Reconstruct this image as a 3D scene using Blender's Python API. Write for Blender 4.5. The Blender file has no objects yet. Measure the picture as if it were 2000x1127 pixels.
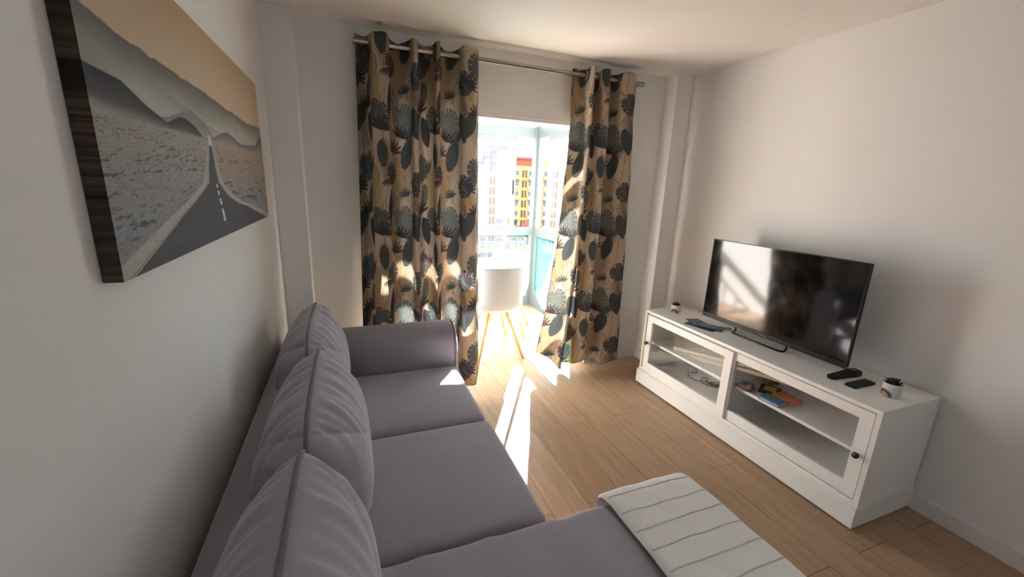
import bpy, bmesh, math, random
import numpy as np
from mathutils import Vector, Matrix, noise

random.seed(7); np.random.seed(7)
C = bpy.context.scene.collection
PI = math.pi

# ------------------------------------------------------------------ camera
cam_d = bpy.data.cameras.new('camera'); cam = bpy.data.objects.new('camera', cam_d); C.objects.link(cam)
YAW, PIT, ROL = 0.378608, -0.243504, 0.039094
f_ = Vector((math.sin(YAW)*math.cos(PIT), math.cos(YAW)*math.cos(PIT), math.sin(PIT)))
r_ = Vector((math.cos(YAW), -math.sin(YAW), 0)); u_ = r_.cross(f_)
R_ = r_*math.cos(ROL) + u_*math.sin(ROL); U_ = -r_*math.sin(ROL) + u_*math.cos(ROL)
M_ = Matrix((R_, U_, -f_)).transposed().to_4x4(); M_.translation = Vector((-2.6174, -0.9124, 1.52475))
cam.matrix_world = M_
cam_d.sensor_width = 36; cam_d.lens = 803.493/2000*36; cam_d.clip_start = 0.02; cam_d.clip_end = 2000
sc = bpy.context.scene; sc.camera = cam

# ------------------------------------------------------------------ world, sun, exposure
w = bpy.data.worlds.new('sky'); sc.world = w; w.use_nodes = True
bg = w.node_tree.nodes['Background']; bg.inputs[0].default_value = (0.80, 0.90, 1.0, 1); bg.inputs[1].default_value = 3.3
sun_d = bpy.data.lights.new('sun', 'SUN'); sun = bpy.data.objects.new('sun', sun_d); C.objects.link(sun)
sun_d.energy = 44; sun_d.color = (1.0, 0.975, 0.95); sun_d.angle = math.radians(0.6)
EL = math.radians(30)
sdir = Vector((-0.494*math.cos(EL), -0.870*math.cos(EL), -math.sin(EL)))
sun.rotation_euler = sdir.to_track_quat('-Z', 'Y').to_euler(); sun.location = (20, 40, 25)
vs = sc.view_settings; vs.view_transform = 'Standard'; vs.look = 'None'; vs.gamma = 1; vs.use_curve_mapping = False
vs.exposure = 1.55

# ------------------------------------------------------------------ materials
def srgb(r, g, b):
    f = lambda c: (c/255/12.92 if c/255 <= .04045 else ((c/255+.055)/1.055)**2.4)
    return (f(r), f(g), f(b), 1)
def mat(name, col, rough=.6, metal=0, spec=.5, bump=None, sheen=0, coat=0, vary=None):
    m = bpy.data.materials.new(name); m.use_nodes = True; nt = m.node_tree; b = nt.nodes['Principled BSDF']
    b.inputs['Base Color'].default_value = col; b.inputs['Roughness'].default_value = rough
    b.inputs['Metallic'].default_value = metal; b.inputs['Specular IOR Level'].default_value = spec
    if sheen: b.inputs['Sheen Weight'].default_value = sheen; b.inputs['Sheen Roughness'].default_value = .35
    if coat: b.inputs['Coat Weight'].default_value = coat; b.inputs['Coat Roughness'].default_value = .1
    tc = nt.nodes.new('ShaderNodeTexCoord')
    if vary:
        s, amt = vary
        n = nt.nodes.new('ShaderNodeTexNoise'); n.inputs['Scale'].default_value = s; n.inputs['Detail'].default_value = 4
        nt.links.new(tc.outputs['Object'], n.inputs['Vector'])
        mx = nt.nodes.new('ShaderNodeMix'); mx.data_type = 'RGBA'
        mx.inputs[6].default_value = col; mx.inputs[7].default_value = (col[0]*(1-amt), col[1]*(1-amt), col[2]*(1-amt), 1)
        nt.links.new(n.outputs['Fac'], mx.inputs[0]); nt.links.new(mx.outputs[2], b.inputs['Base Color'])
    if bump:
        s, st = bump
        n = nt.nodes.new('ShaderNodeTexNoise'); n.inputs['Scale'].default_value = s; n.inputs['Detail'].default_value = 5
        nt.links.new(tc.outputs['Object'], n.inputs['Vector'])
        bp = nt.nodes.new('ShaderNodeBump'); bp.inputs['Strength'].default_value = st; bp.inputs['Distance'].default_value = .01
        nt.links.new(n.outputs['Fac'], bp.inputs['Height']); nt.links.new(bp.outputs[0], b.inputs['Normal'])
    return m
M = {}
M['wall'] = mat('wall_paint', (.84, .82, .80, 1), .9, spec=.2, bump=(60, .08))
M['ceil'] = mat('ceiling_paint', (.86, .84, .80, 1), .95, spec=.1, bump=(40, .05))
M['skirt'] = mat('skirting_paint', (.80, .78, .75, 1), .45)
M['white'] = mat('white_lacquer', (.88, .87, .84, 1), .38)
M['whitepl'] = mat('white_plastic', (.80, .81, .82, 1), .35)
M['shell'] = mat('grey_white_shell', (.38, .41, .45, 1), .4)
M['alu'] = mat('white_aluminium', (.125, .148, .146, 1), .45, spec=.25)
M['velvet'] = mat('grey_velvet', srgb(172, 166, 175), .85, spec=.15, sheen=.65, bump=(260, .12), vary=(5, .12))
M['velvetd'] = mat('grey_velvet_piping', srgb(122, 117, 126), .85, spec=.15, sheen=.3)
M['throw'] = mat('white_cotton', srgb(244, 243, 242), .95, spec=.1, bump=(350, .25))
M['throwd'] = mat('cotton_pleat', srgb(214, 211, 208), .95, spec=.1, bump=(350, .25))
M['black'] = mat('black_plastic', (.008, .008, .009, 1), .3, spec=.3)
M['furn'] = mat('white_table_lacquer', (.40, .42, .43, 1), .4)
M['blackm'] = mat('black_matt', (.014, .014, .016, 1), .6, spec=.25)
M['screen'] = mat('tv_screen', (.004, .004, .005, 1), .07, spec=.6)
M['steel'] = mat('brushed_steel', (.34, .30, .26, 1), .3, metal=1)
M['brass'] = mat('dark_bronze', (.10, .07, .05, 1), .3, metal=1)
M['beech'] = mat('beech_wood', srgb(222, 170, 110), .5, vary=(20, .2))
M['soil'] = mat('soil', (.02, .013, .008, 1), 1)
M['succ'] = mat('succulent_leaf', (.035, .045, .022, 1), .55, vary=(60, .4))
M['succ2'] = mat('succulent_leaf_brown', (.06, .035, .02, 1), .55, vary=(60, .4))
M['ceramic'] = mat('white_ceramic', (.75, .75, .74, 1), .3)
def flat(name, c, r=.6): 
    M[name] = mat(name, c, r); return M[name]
flat('rb_blue', srgb(92, 110, 150)); flat('rb_dark', srgb(52, 34, 30)); flat('rb_orange', srgb(214, 130, 76)); flat('rb_ochre', srgb(214, 160, 90)); flat('rb_cream', srgb(235, 205, 165)); flat('rb_teal', srgb(90, 120, 120))
flat('paper_blue', srgb(48, 66, 98), .35); flat('paper_dark', srgb(44, 42, 56), .35); flat('paper_grey', srgb(92, 92, 104), .4); flat('paper_light', srgb(200, 205, 210), .4); flat('paper_teal', srgb(70, 130, 160), .35)
flat('box_blue', srgb(60, 120, 175), .4); flat('box_orange', srgb(225, 135, 80), .45); flat('box_yellow', srgb(215, 190, 70), .4); flat('box_green', srgb(90, 130, 80), .4)
flat('cloth_mauve', srgb(120, 100, 108), .9); flat('cloth_dark', srgb(45, 50, 55), .9); flat('cloth_olive', srgb(110, 100, 75), .9)
flat('grey_btn', srgb(120, 120, 125)); flat('red_btn', srgb(170, 40, 40))
flat('railing', srgb(48, 56, 62), .7)

def thin_glass(name, haze=0., tint=(1, 1, 1, 1), gloss=.5, hazecol=(.9, .95, 1, 1)):
    m = bpy.data.materials.new(name); m.use_nodes = True; nt = m.node_tree
    for n in list(nt.nodes): nt.nodes.remove(n)
    out = nt.nodes.new('ShaderNodeOutputMaterial')
    tr = nt.nodes.new('ShaderNodeBsdfTransparent'); tr.inputs[0].default_value = tint
    gl = nt.nodes.new('ShaderNodeBsdfGlossy'); gl.inputs['Roughness'].default_value = .01
    fr = nt.nodes.new('ShaderNodeFresnel'); fr.inputs[0].default_value = 1.5
    gg = nt.nodes.new('ShaderNodeNewGeometry'); mm = nt.nodes.new('ShaderNodeMath'); mm.operation = 'MULTIPLY_ADD'      # same reflectance from both faces of the pane
    mm.inputs[1].default_value = 1/1.5-1.5; mm.inputs[2].default_value = 1.5
    nt.links.new(gg.outputs['Backfacing'], mm.inputs[0]); nt.links.new(mm.outputs[0], fr.inputs[0])
    mx = nt.nodes.new('ShaderNodeMixShader'); hf = nt.nodes.new('ShaderNodeMath'); hf.operation = 'MULTIPLY'; hf.inputs[1].default_value = gloss
    nt.links.new(fr.outputs[0], hf.inputs[0]); nt.links.new(hf.outputs[0], mx.inputs[0])
    last = tr
    if haze > 0:
        df = nt.nodes.new('ShaderNodeBsdfDiffuse'); df.inputs[0].default_value = hazecol
        tl = nt.nodes.new('ShaderNodeBsdfTranslucent'); tl.inputs[0].default_value = hazecol
        m2 = nt.nodes.new('ShaderNodeMixShader'); m2.inputs[0].default_value = .7
        nt.links.new(df.outputs[0], m2.inputs[1]); nt.links.new(tl.outputs[0], m2.inputs[2])
        m3 = nt.nodes.new('ShaderNodeMixShader'); m3.inputs[0].default_value = haze
        nt.links.new(tr.outputs[0], m3.inputs[1]); nt.links.new(m2.outputs[0], m3.inputs[2]); last = m3
    nt.links.new(last.outputs[0], mx.inputs[1]); nt.links.new(gl.outputs[0], mx.inputs[2])
    nt.links.new(mx.outputs[0], out.inputs[0]); return m
M['glass'] = thin_glass('clear_glass')
M['haze'] = thin_glass('hazy_window_glass', .008, gloss=.22)
M['frost'] = thin_glass('frosted_lower_glass', .22, gloss=.25, tint=(.66, .87, .88, 1), hazecol=(.09, .17, .18, 1))

def floor_material():
    m = bpy.data.materials.new('oak_laminate'); m.use_nodes = True; nt = m.node_tree; b = nt.nodes['Principled BSDF']
    N = nt.nodes.new; L = nt.links.new
    geo = N('ShaderNodeNewGeometry'); sep = N('ShaderNodeSeparateXYZ'); L(geo.outputs['Position'], sep.inputs[0])
    # swap so that brick rows run along world Y
    cmb = N('ShaderNodeCombineXYZ')
    ay = N('ShaderNodeMath'); ay.operation = 'ADD'; ay.inputs[1].default_value = 10 - 0.8; L(sep.outputs['Y'], ay.inputs[0])
    ax = N('ShaderNodeMath'); ax.operation = 'ADD'; ax.inputs[1].default_value = 10*.2 + 1.58 + .0; L(sep.outputs['X'], ax.inputs[0])
    L(ay.outputs[0], cmb.inputs[0]); L(ax.outputs[0], cmb.inputs[1])
    br = N('ShaderNodeTexBrick'); L(cmb.outputs[0], br.inputs['Vector'])
    br.offset = .5; br.offset_frequency = 2; br.squash = 1
    br.inputs['Scale'].default_value = 1; br.inputs['Brick Width'].default_value = 1.3; br.inputs['Row Height'].default_value = .2
    br.inputs['Mortar Size'].default_value = .0012; br.inputs['Mortar Smooth'].default_value = .1
    br.inputs['Color1'].default_value = srgb(186, 158, 130); br.inputs['Color2'].default_value = srgb(174, 145, 116)
    br.inputs['Mortar'].default_value = srgb(88, 64, 44)
    mp = N('ShaderNodeMapping'); mp.inputs['Scale'].default_value = (14, 1.1, 1); L(geo.outputs['Position'], mp.inputs[0])
    n1 = N('ShaderNodeTexNoise'); n1.inputs['Scale'].default_value = 3; n1.inputs['Detail'].default_value = 8; n1.inputs['Roughness'].default_value = .6
    n1.inputs['Distortion'].default_value = .6; L(mp.outputs[0], n1.inputs['Vector'])
    cr = N('ShaderNodeValToRGB'); cr.color_ramp.elements[0].position = .3; cr.color_ramp.elements[0].color = (.80, .77, .74, 1)
    cr.color_ramp.elements[1].position = .7; cr.color_ramp.elements[1].color = (1.06, 1.06, 1.06, 1); L(n1.outputs['Fac'], cr.inputs[0])
    mu = N('ShaderNodeMix'); mu.data_type = 'RGBA'; mu.blend_type = 'MULTIPLY'; mu.inputs[0].default_value = 1
    L(br.outputs['Color'], mu.inputs[6]); L(cr.outputs[0], mu.inputs[7]); L(mu.outputs[2], b.inputs['Base Color'])
    b.inputs['Roughness'].default_value = .36; b.inputs['Specular IOR Level'].default_value = .2
    return m
M['floor'] = floor_material()

def attr_mat(name, rough=.9, translucent=0., glossy=0.):
    m = bpy.data.materials.new(name); m.use_nodes = True; nt = m.node_tree; b = nt.nodes['Principled BSDF']
    a = nt.nodes.new('ShaderNodeVertexColor'); a.layer_name = 'print'
    nt.links.new(a.outputs[0], b.inputs['Base Color']); b.inputs['Roughness'].default_value = rough
    b.inputs['Specular IOR Level'].default_value = .15
    if translucent:
        tl = nt.nodes.new('ShaderNodeBsdfTranslucent'); nt.links.new(a.outputs[0], tl.inputs[0])
        mx = nt.nodes.new('ShaderNodeMixShader'); mx.inputs[0].default_value = translucent
        out = nt.nodes['Material Output']
        nt.links.new(b.outputs[0], mx.inputs[1]); nt.links.new(tl.outputs[0], mx.inputs[2]); nt.links.new(mx.outputs[0], out.inputs[0])
    return m
M['curtain'] = attr_mat('leaf_print_fabric', .95, .10)
M['canvas'] = attr_mat('printed_canvas', .7)

# ------------------------------------------------------------------ mesh helpers
def finish(name, me, m, parent=None, smooth=False):
    if m: me.materials.append(m)
    if smooth: me.polygons.foreach_set('use_smooth', [True]*len(me.polygons))
    o = bpy.data.objects.new(name, me); C.objects.link(o)
    if parent: o.parent = parent
    return o
def obj(name, bm, m, parent=None, smooth=False, bevel=0, seg=2):
    if bevel:
        bmesh.ops.bevel(bm, geom=[e for e in bm.edges], offset=bevel, segments=seg, profile=.7, affect='EDGES')
    bmesh.ops.recalc_face_normals(bm, faces=bm.faces)
    me = bpy.data.meshes.new(name); bm.to_mesh(me); bm.free()
    return finish(name, me, m, parent, smooth)
def box(bm, x0, x1, y0, y1, z0, z1):
    vs_ = [bm.verts.new((x, y, z)) for x in (x0, x1) for y in (y0, y1) for z in (z0, z1)]
    for f in ((0, 1, 3, 2), (4, 6, 7, 5), (0, 4, 5, 1), (2, 3, 7, 6), (0, 2, 6, 4), (1, 5, 7, 3)):
        bm.faces.new([vs_[i] for i in f])
def B(*boxes):
    bm = bmesh.new()
    for b in boxes: box(bm, *b)
    return bm
def tube(bm, pts, r, n=10, closed=False, r_end=None):
    pts = [Vector(p) for p in pts]; rings = []; N = len(pts)
    up = None
    for i, p in enumerate(pts):
        if closed: t = (pts[(i+1) % N]-pts[i-1]).normalized()
        else: t = (pts[min(i+1, N-1)]-pts[max(i-1, 0)]).normalized()
        if up is None:
            up = Vector((0, 0, 1)) if abs(t.z) < .9 else Vector((1, 0, 0))
        a = t.cross(up).normalized(); b = a.cross(t).normalized(); up = b
        rr = r if r_end is None else r+(r_end-r)*i/(N-1)
        rings.append([bm.verts.new(p+a*math.cos(2*PI*k/n)*rr+b*math.sin(2*PI*k/n)*rr) for k in range(n)])
    for i in range(N if closed else N-1):
        A, Bq = rings[i], rings[(i+1) % N]
        for k in range(n): bm.faces.new((A[k], A[(k+1) % n], Bq[(k+1) % n], Bq[k]))
    if not closed:
        bm.faces.new(rings[0][::-1]); bm.faces.new(rings[-1])
def lathe(bm, prof, n=24, c=(0, 0, 0)):
    rings = []
    for r, z in prof:
        rings.append([bm.verts.new((c[0]+max(r, 1e-4)*math.cos(2*PI*k/n), c[1]+max(r, 1e-4)*math.sin(2*PI*k/n), c[2]+z)) for k in range(n)])
    for i in range(len(rings)-1):
        for k in range(n): bm.faces.new((rings[i][k], rings[i][(k+1) % n], rings[i+1][(k+1) % n], rings[i+1][k]))
    bm.faces.new(rings[0][::-1]); bm.faces.new(rings[-1])
def gridmesh(name, P, m, parent=None, cols=None, smooth=True, close_u=False):
    """P: (nu, nv, 3) array"""
    nu, nv = P.shape[:2]
    idx = np.arange(nu*nv).reshape(nu, nv)
    a = idx[:-1, :-1].ravel(); b = idx[1:, :-1].ravel(); c = idx[1:, 1:].ravel(); d = idx[:-1, 1:].ravel()
    faces = np.stack([a, b, c, d], 1)
    if close_u:
        a = idx[-1, :-1]; b = idx[0, :-1]; c = idx[0, 1:]; d = idx[-1, 1:]
        faces = np.concatenate([faces, np.stack([a, b, c, d], 1)])
    me = bpy.data.meshes.new(name); nf = len(faces)
    me.vertices.add(nu*nv); me.vertices.foreach_set('co', P.reshape(-1).astype(np.float32))
    me.loops.add(nf*4); me.loops.foreach_set('vertex_index', faces.ravel().astype(np.int32))
    me.polygons.add(nf); me.polygons.foreach_set('loop_start', np.arange(0, nf*4, 4, dtype=np.int32))
    me.update(calc_edges=True); me.validate()
    if cols is not None:
        at = me.color_attributes.new('print', 'FLOAT_COLOR', 'POINT')
        cc = np.ones((nu*nv, 4), np.float32); cc[:, :3] = cols.reshape(-1, 3); at.data.foreach_set('color', cc.ravel())
    return finish(name, me, m, parent, smooth)
def thing(name, label, cat, loc=(0, 0, 0), rz=0, group=None):
    o = bpy.data.objects.new(name, None); C.objects.link(o); o.location = loc; o.rotation_euler = (0, 0, rz)
    o.empty_display_size = .05
    o['label'] = label; o['category'] = cat
    if group: o['group'] = group
    return o
def tag(o, label, cat, group=None):
    o['label'] = label; o['category'] = cat
    if group: o['group'] = group
    return o
def struct(name, bm, m, parent=None, **k):
    o = obj(name, bm, m, parent, **k)
    if parent is None: o['kind'] = 'structure'
    return o
def sm(a, b, x):
    t = np.clip((x-a)/(b-a), 0, 1); return t*t*(3-2*t)

# ------------------------------------------------------------------ room shell
XL = -3.02; YW = 2.06; H = 2.43; YB = -3.0
DX0, DX1, DZ = -2.32, -0.72, 2.012       # terrace opening
WT = .2                                   # window wall thickness
struct('floor', B((XL-.2, .2, YB-.2, 4.05, -.15, 0)), M['floor'])
struct('ceiling', B((XL-.2, .2, YB-.2, YW+WT, H, H+.15)), M['ceil'])
struct('wall_left', B((XL-.2, XL, YB-.2, YW+WT, 0, H)), M['wall'])
struct('wall_right', B((0, .2, YB-.2, YW+WT, 0, H)), M['wall'])
struct('wall_front', B((XL, -2.2, YB-.2, YB, 0, H), (-1.5, 0, YB-.2, YB, 0, H), (-2.2, -1.5, YB-.2, YB, 0, 1.45), (-2.2, -1.5, YB-.2, YB, 2.1, H)), M['wall'])  # wall behind the camera, with an opening added to let in fill light
e = bpy.data.objects.new('added_fill_window', None); C.objects.link(e); e['kind'] = 'structure'  # invented window, out of view, added to lift the room's fill light
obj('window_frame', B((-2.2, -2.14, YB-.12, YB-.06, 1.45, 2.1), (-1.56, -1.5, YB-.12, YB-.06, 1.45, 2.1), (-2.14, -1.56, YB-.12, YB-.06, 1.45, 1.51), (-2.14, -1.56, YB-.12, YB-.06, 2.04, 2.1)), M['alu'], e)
obj('pane', B((-2.14, -1.56, YB-.093, YB-.087, 1.51, 2.04)), M['glass'], e)
struct('wall_back', B((XL, DX0, YW, YW+WT, 0, H), (DX1, 0, YW, YW+WT, 0, H), (DX0, DX1, YW, YW+WT, DZ, H)), M['wall'])
struct('trim_1', B((XL, -2.862, 1.92, YW, 0, H)), M['wall'], bevel=.004)      # left corner pier
struct('trim_2', B((-.155, 0, 1.92, YW, 0, H)), M['wall'], bevel=.004)        # right corner pier
bb = .085
struct('baseboard_right', B((-.013, 0, YB, 1.92, 0, bb)), M['skirt'], bevel=.003)
struct('baseboard_left', B((XL, XL+.013, YB, 1.92, 0, bb)), M['skirt'], bevel=.003)
struct('baseboard_back', B((DX1, -.155, YW-.013, YW, 0, bb), (-.168, -.155, 1.907, YW-.013, 0, bb), (-.168, -.0, 1.907, 1.92, 0, bb),
       (-2.862, DX0, YW-.013, YW, 0, bb)), M['skirt'])
# a white reveal lining round the opening
struct('trim_3', B((DX0, DX0+.02, YW+.01, YW+WT, 0, DZ), (DX1-.02, DX1, YW+.01, YW+WT, 0, DZ), (DX0+.02, DX1-.02, YW+.01, YW+WT, DZ-.02, DZ)), M['skirt'])
# terrace
TX0, TX1, TY = -2.9, -.40, 3.95
struct('ceiling', B((TX0-.15, TX1+.06, YW+WT, TY+.06, 2.45, 2.6)), M['ceil'])
struct('wall_terrace', B((TX0-.15, TX0, YW+WT, TY+.06, 0, 2.45)), M['skirt'])
def window_front():
    e = bpy.data.objects.new('window_1', None); C.objects.link(e); e['kind'] = 'structure'
    y0, y1 = TY-.03, TY+.03
    bx = [(TX0, TX1+.03, y0, y1, .925, 1.02), (TX0, TX1+.03, y0, y1, 2.10, 2.22), (TX0, TX1+.03, y0, y1, 2.36, 2.45),
          (TX0, TX1+.03, y0, y1, 0, .05), (-.47, TX1+.03, y0-.01, y1, 0, 2.45), (-1.70, -1.64, y0-.002, y1+.002, 0, 2.45), (TX0, TX0+.05, y0-.002, y1+.002, 0, 2.45)]
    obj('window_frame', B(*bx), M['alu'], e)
    # sloping corner gusset above the floor
    bm = bmesh.new()
    vs_ = [bm.verts.new(v) for v in ((-.47, y0-.012, 0), (-.47, y0-.012, .31), (-.70, y0-.012, 0), (-.47, y0, 0), (-.47, y0, .31), (-.70, y0, 0))]
    for f in ((0, 1, 2), (5, 4, 3), (0, 3, 4, 1), (1, 4, 5, 2), (2, 5, 3, 0)): bm.faces.new([vs_[i] for i in f])
    obj('corner_gusset', bm, M['alu'], e)
    ys = TY-.012
    obj('sash', B((-1.64, -1.58, ys-.012, ys+.012, 1.02, 2.10), (-.755, -.70, ys-.012, ys+.012, 1.02, 2.10), (-1.58, -.755, ys-.012, ys+.012, 1.02, 1.055), (-1.58, -.755, ys-.012, ys+.012, 2.045, 2.10)), M['alu'], e)
    obj('sash_handle', B((-.738, -.722, ys-.022, ys-.012, 1.43, 1.60)), M['blackm'], e)
    obj('pane', B((-1.58, -.755, ys-.003, ys+.003, 1.055, 2.045)), M['haze'], e)
    obj('pane', B((TX0+.05, -1.70, ys-.003, ys+.003, 1.02, 2.10)), M['haze'], e)
    obj('upper_pane', B((TX0+.05, -1.70, TY-.003, TY+.003, 2.22, 2.36), (-1.64, -.47, TY-.003, TY+.003, 2.22, 2.36)), M['haze'], e)
    obj('lower_pane', B((TX0+.05, -1.70, TY-.003, TY+.003, .05, .925), (-1.64, -.47, TY-.003, TY+.003, .05, .925)), M['haze'], e)
def window_side():
    e = bpy.data.objects.new('window_2', None); C.objects.link(e); e['kind'] = 'structure'
    x0, x1 = TX1-.03, TX1+.03; ya = YW+WT; yb = TY-.04
    bx = [(x0, x1, ya, yb, .925, 1.02), (x0, x1, ya, yb, 2.10, 2.22), (x0, x1, ya, yb, 2.36, 2.45), (x0, x1, ya, yb, 0, .05), (x0-.002, x1+.002, ya, ya+.05, .001, 2.449), (x0-.002, x1+.002, yb-.05, yb, .001, 2.449)]
    obj('window_frame', B(*bx), M['alu'], e)
    bm = bmesh.new(); xq = x0-.012
    vs_ = [bm.verts.new(v) for v in ((xq, yb, 0), (xq, yb, .31), (xq, yb-.42, 0), (x0, yb, 0), (x0, yb, .31), (x0, yb-.42, 0))]
    for f in ((0, 1, 2), (5, 4, 3), (0, 3, 4, 1), (1, 4, 5, 2), (2, 5, 3, 0)): bm.faces.new([vs_[i] for i in f])
    obj('corner_gusset', bm, M['alu'], e)
    obj('sash', B((x0, x0+.024, 3.56, 3.61, 1.02, 2.10), (x0, x0+.024, ya+.05, ya+.1, 1.02, 2.10), (x0, x0+.024, ya+.1, 3.56, 1.02, 1.055), (x0, x0+.024, ya+.1, 3.56, 2.05, 2.10)), M['alu'], e)
    obj('pane', B((x0+.009, x0+.015, ya+.1, 3.56, 1.055, 2.05)), M['haze'], e)
    obj('upper_pane', B((TX1-.003, TX1+.003, ya+.05, yb-.05, 2.22, 2.36)), M['haze'], e)
    obj('lower_pane', B((TX1-.003, TX1+.003, ya+.05, yb-.05, .05, .925)), M['frost'], e)
    bm = bmesh.new()
    for z in (1.15, 1.55, 2.0): tube(bm, [(x0-.004, yb-.025, z), (x0+.002, yb-.025, z)], .008, 8)
    obj('screw', bm, M['blackm'], e)
window_front(); window_side()
def railing():
    t = thing('balcony_railing', 'pale grey metal railing with thin balusters outside the front terrace glazing', 'railing', (0, 4.14, 0))
    obj('top_rail', B((-2.9, -.44, -.02, .02, .79, .815)), M['railing'], t)
    obj('bottom_rail', B((-2.9, -.44, -.015, .015, .1, .125)), M['railing'], t)
    obj('post', B((-2.9, -2.87, -.015, .015, 0, .79)), M['railing'], t); obj('post', B((-.47, -.44, -.015, .015, 0, .79)), M['railing'], t)
    x = -.58
    while x > -2.9:
        obj('baluster', B((x-.007, x+.007, -.007, .007, .125, .79)), M['railing'], t); x -= .125
    struct('terrace_ledge', B((TX0-.2, TX1+.3, 4.05, 4.3, -.15, 0)), M['skirt'])
railing()

# ------------------------------------------------------------------ curtain print (drawn in fabric millimetres)
def leaf_tile(TW=.70, TH=.64, res=.0016):
    W_, H_ = int(TW/res), int(TH/res)
    base = np.array(srgb(176, 157, 139)[:3]); img = np.tile(base, (H_, W_, 1)).astype(np.float64)
    U, V = np.meshgrid((np.arange(W_)+.5)*res, (np.arange(H_)+.5)*res)
    K = lambda r, g, b: np.array(srgb(r, g, b)[:3])
    dk, teal, teal2, sl = K(84, 70, 64), K(70, 78, 78), K(100, 106, 101), K(64, 63, 69)
    tan, tan2, cream, vein, ink = K(170, 144, 110), K(120, 97, 74), K(188, 172, 150), K(116, 124, 118), K(60, 55, 55)
    def local(cx, cy, ang):
        du = (U-cx+TW/2) % TW-TW/2; dv = (V-cy+TH/2) % TH-TH/2
        c, s = math.cos(ang), math.sin(ang); return du*c+dv*s, -du*s+dv*c
    def frond(cx, cy, ang, L, Wd, col, fill=None, curve=0., per=.017, duty=.45):
        x, y = local(cx, cy, ang); y = y+L/2; t = y/L
        x = x-curve*np.sin(np.clip(t, 0, 1)*PI)*L
        env = Wd*np.clip(np.sin(np.clip(t, 0, 1)**.8*PI*.96+.06), 0, 1)**.6
        ax = np.abs(x); ph = ((y+ax*.9+ax*ax*4*0)/per) % 1            # leaflets sweep towards the tip
        tip = env*(1-.25*np.abs(2*ph-1)); ok = (t > -.02) & (t < 1) & (ax < tip)
        w_ = duty*(1-.75*ax/np.maximum(env, 1e-3))
        if fill is not None:
            img[ok & (ph < .85)] = fill; img[ok & (ph < .17)] = col; img[ok & (ax > tip*.94)] = col
        else: img[ok & (ph < w_+.08)] = col
        img[(t > -.08) & (t < 1) & (ax < .0022)] = col
    def monstera(cx, cy, ang, R, col, vn):
        x, y = local(cx, cy, ang); x = x*1.28; y = y+.15*R; r = np.hypot(x, y); th = np.arctan2(np.abs(x), -y)   # 0 = tip
        out = R*(1.0-.10*np.cos(th*2)+.12*np.cos(th))*(1-.55*np.exp(-((th-PI)/.22)**2))
        ph = (th/.42) % 1
        notch = (ph < .16) & (r > out*.62) & (th > .25) & (th < 2.8)
        hole = (np.abs(ph-.58) < .09) & (np.abs(r-out*.38) < out*.07) & (th > .5) & (th < 2.4)
        ok = (r < out) & ~notch & ~hole; img[ok] = col
        img[ok & (np.abs(ph-.58) < .045/np.maximum(r/R, .15)*.5) & (r > .1*R)] = vn
        img[ok & (np.abs(x) < .0022)] = vn; img[(np.abs(r-out) < .0018) & ~notch] = ink
        img[(np.abs(x) < .002) & (y > .3*R) & (y < 1.5*R)] = ink
    def banana(cx, cy, ang, L, Wd, col, vn, per=.014):
        x, y = local(cx, cy, ang); t = (y+L/2)/L; ax = np.abs(x)
        env = Wd*np.clip(np.sin(np.clip(t, 0, 1)**.85*PI), 0, 1)**.6; ok = (t > 0) & (t < 1) & (ax < env)
        img[ok] = col; ph = ((y+ax*.8)/per) % 1
        img[ok & (ph < .16)] = vn; img[ok & (ax < .0018)] = vn; img[(t > 0) & (t < 1) & (np.abs(ax-env) < .0018)] = ink
    def sprig(cx, cy, ang, s, col, n=3, st=.40):
        for k in range(-n, n+1):
            x, y = local(cx, cy, ang+k*st); y = y+s*.55; img[((x/(s*.10))**2+(y/(s*.48))**2) < 1] = col
        x, y = local(cx, cy, ang); img[(np.abs(x) < .0016) & (y > -.1*s) & (y < .6*s)] = ink
    # back layer of line-drawn fronds
    for cx, cy, a, L, Wd, c, f, cv in ((.06, .18, .5, .30, .075, dk, None, .08), (.30, .12, -.15, .28, .07, dk, None, 0), (.52, .16, .2, .32, .08, tan2, None, -.05), (.66, .40, -.3, .30, .075, tan2, None, .06),
            (.20, .42, -.4, .28, .07, dk, None, .05), (.42, .40, .1, .30, .075, dk, None, 0), (.58, .56, .45, .28, .07, dk, None, .05), (.08, .54, -.2, .28, .07, tan2, None, 0), (.36, .60, -.5, .26, .065, tan2, None, .08), (.0, .36, .1, .24, .06, dk, None, 0)):
        frond(cx, cy, a, L, Wd, c, f, cv)
    # tan leaves
    banana(.185, .235, .15, .22, .062, tan, tan2, .011); banana(.40, .545, -.25, .22, .055, tan, tan2, .011); banana(.60, .30, .3, .20, .05, cream, tan2, .012)
    frond(.20, .36, .05, .26, .075, tan2, tan, .05, .016); frond(.47, .22, -.2, .28, .07, tan2, tan, -.06, .016); frond(.63, .12, .15, .27, .07, tan2, cream, .05, .017); frond(.32, .30, .25, .26, .05, tan2, cream, -.06, .016); frond(.05, .40, -.35, .24, .06, tan2, tan, .06, .015)
    # dark leaves
    monstera(.09, .12, PI-.25, .096, teal, vein); monstera(.245, .455, PI+.35, .090, teal, vein); monstera(.50, .455, PI-.35, .098, teal2, vein); monstera(.66, .235, 2.4, .085, sl, vein); monstera(.37, .165, 2.9, .080, sl, vein)
    banana(.03, .50, .5, .20, .045, teal, ink); banana(.355, .40, .12, .24, .042, sl, ink); banana(.155, .555, -.25, .19, .038, sl, ink); banana(.545, .06, .35, .20, .050, teal, ink); banana(.66, .52, -.3, .20, .045, teal, ink); banana(.275, .07, -.1, .16, .034, teal, ink); banana(.135, .33, .2, .17, .032, teal2, ink)
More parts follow.
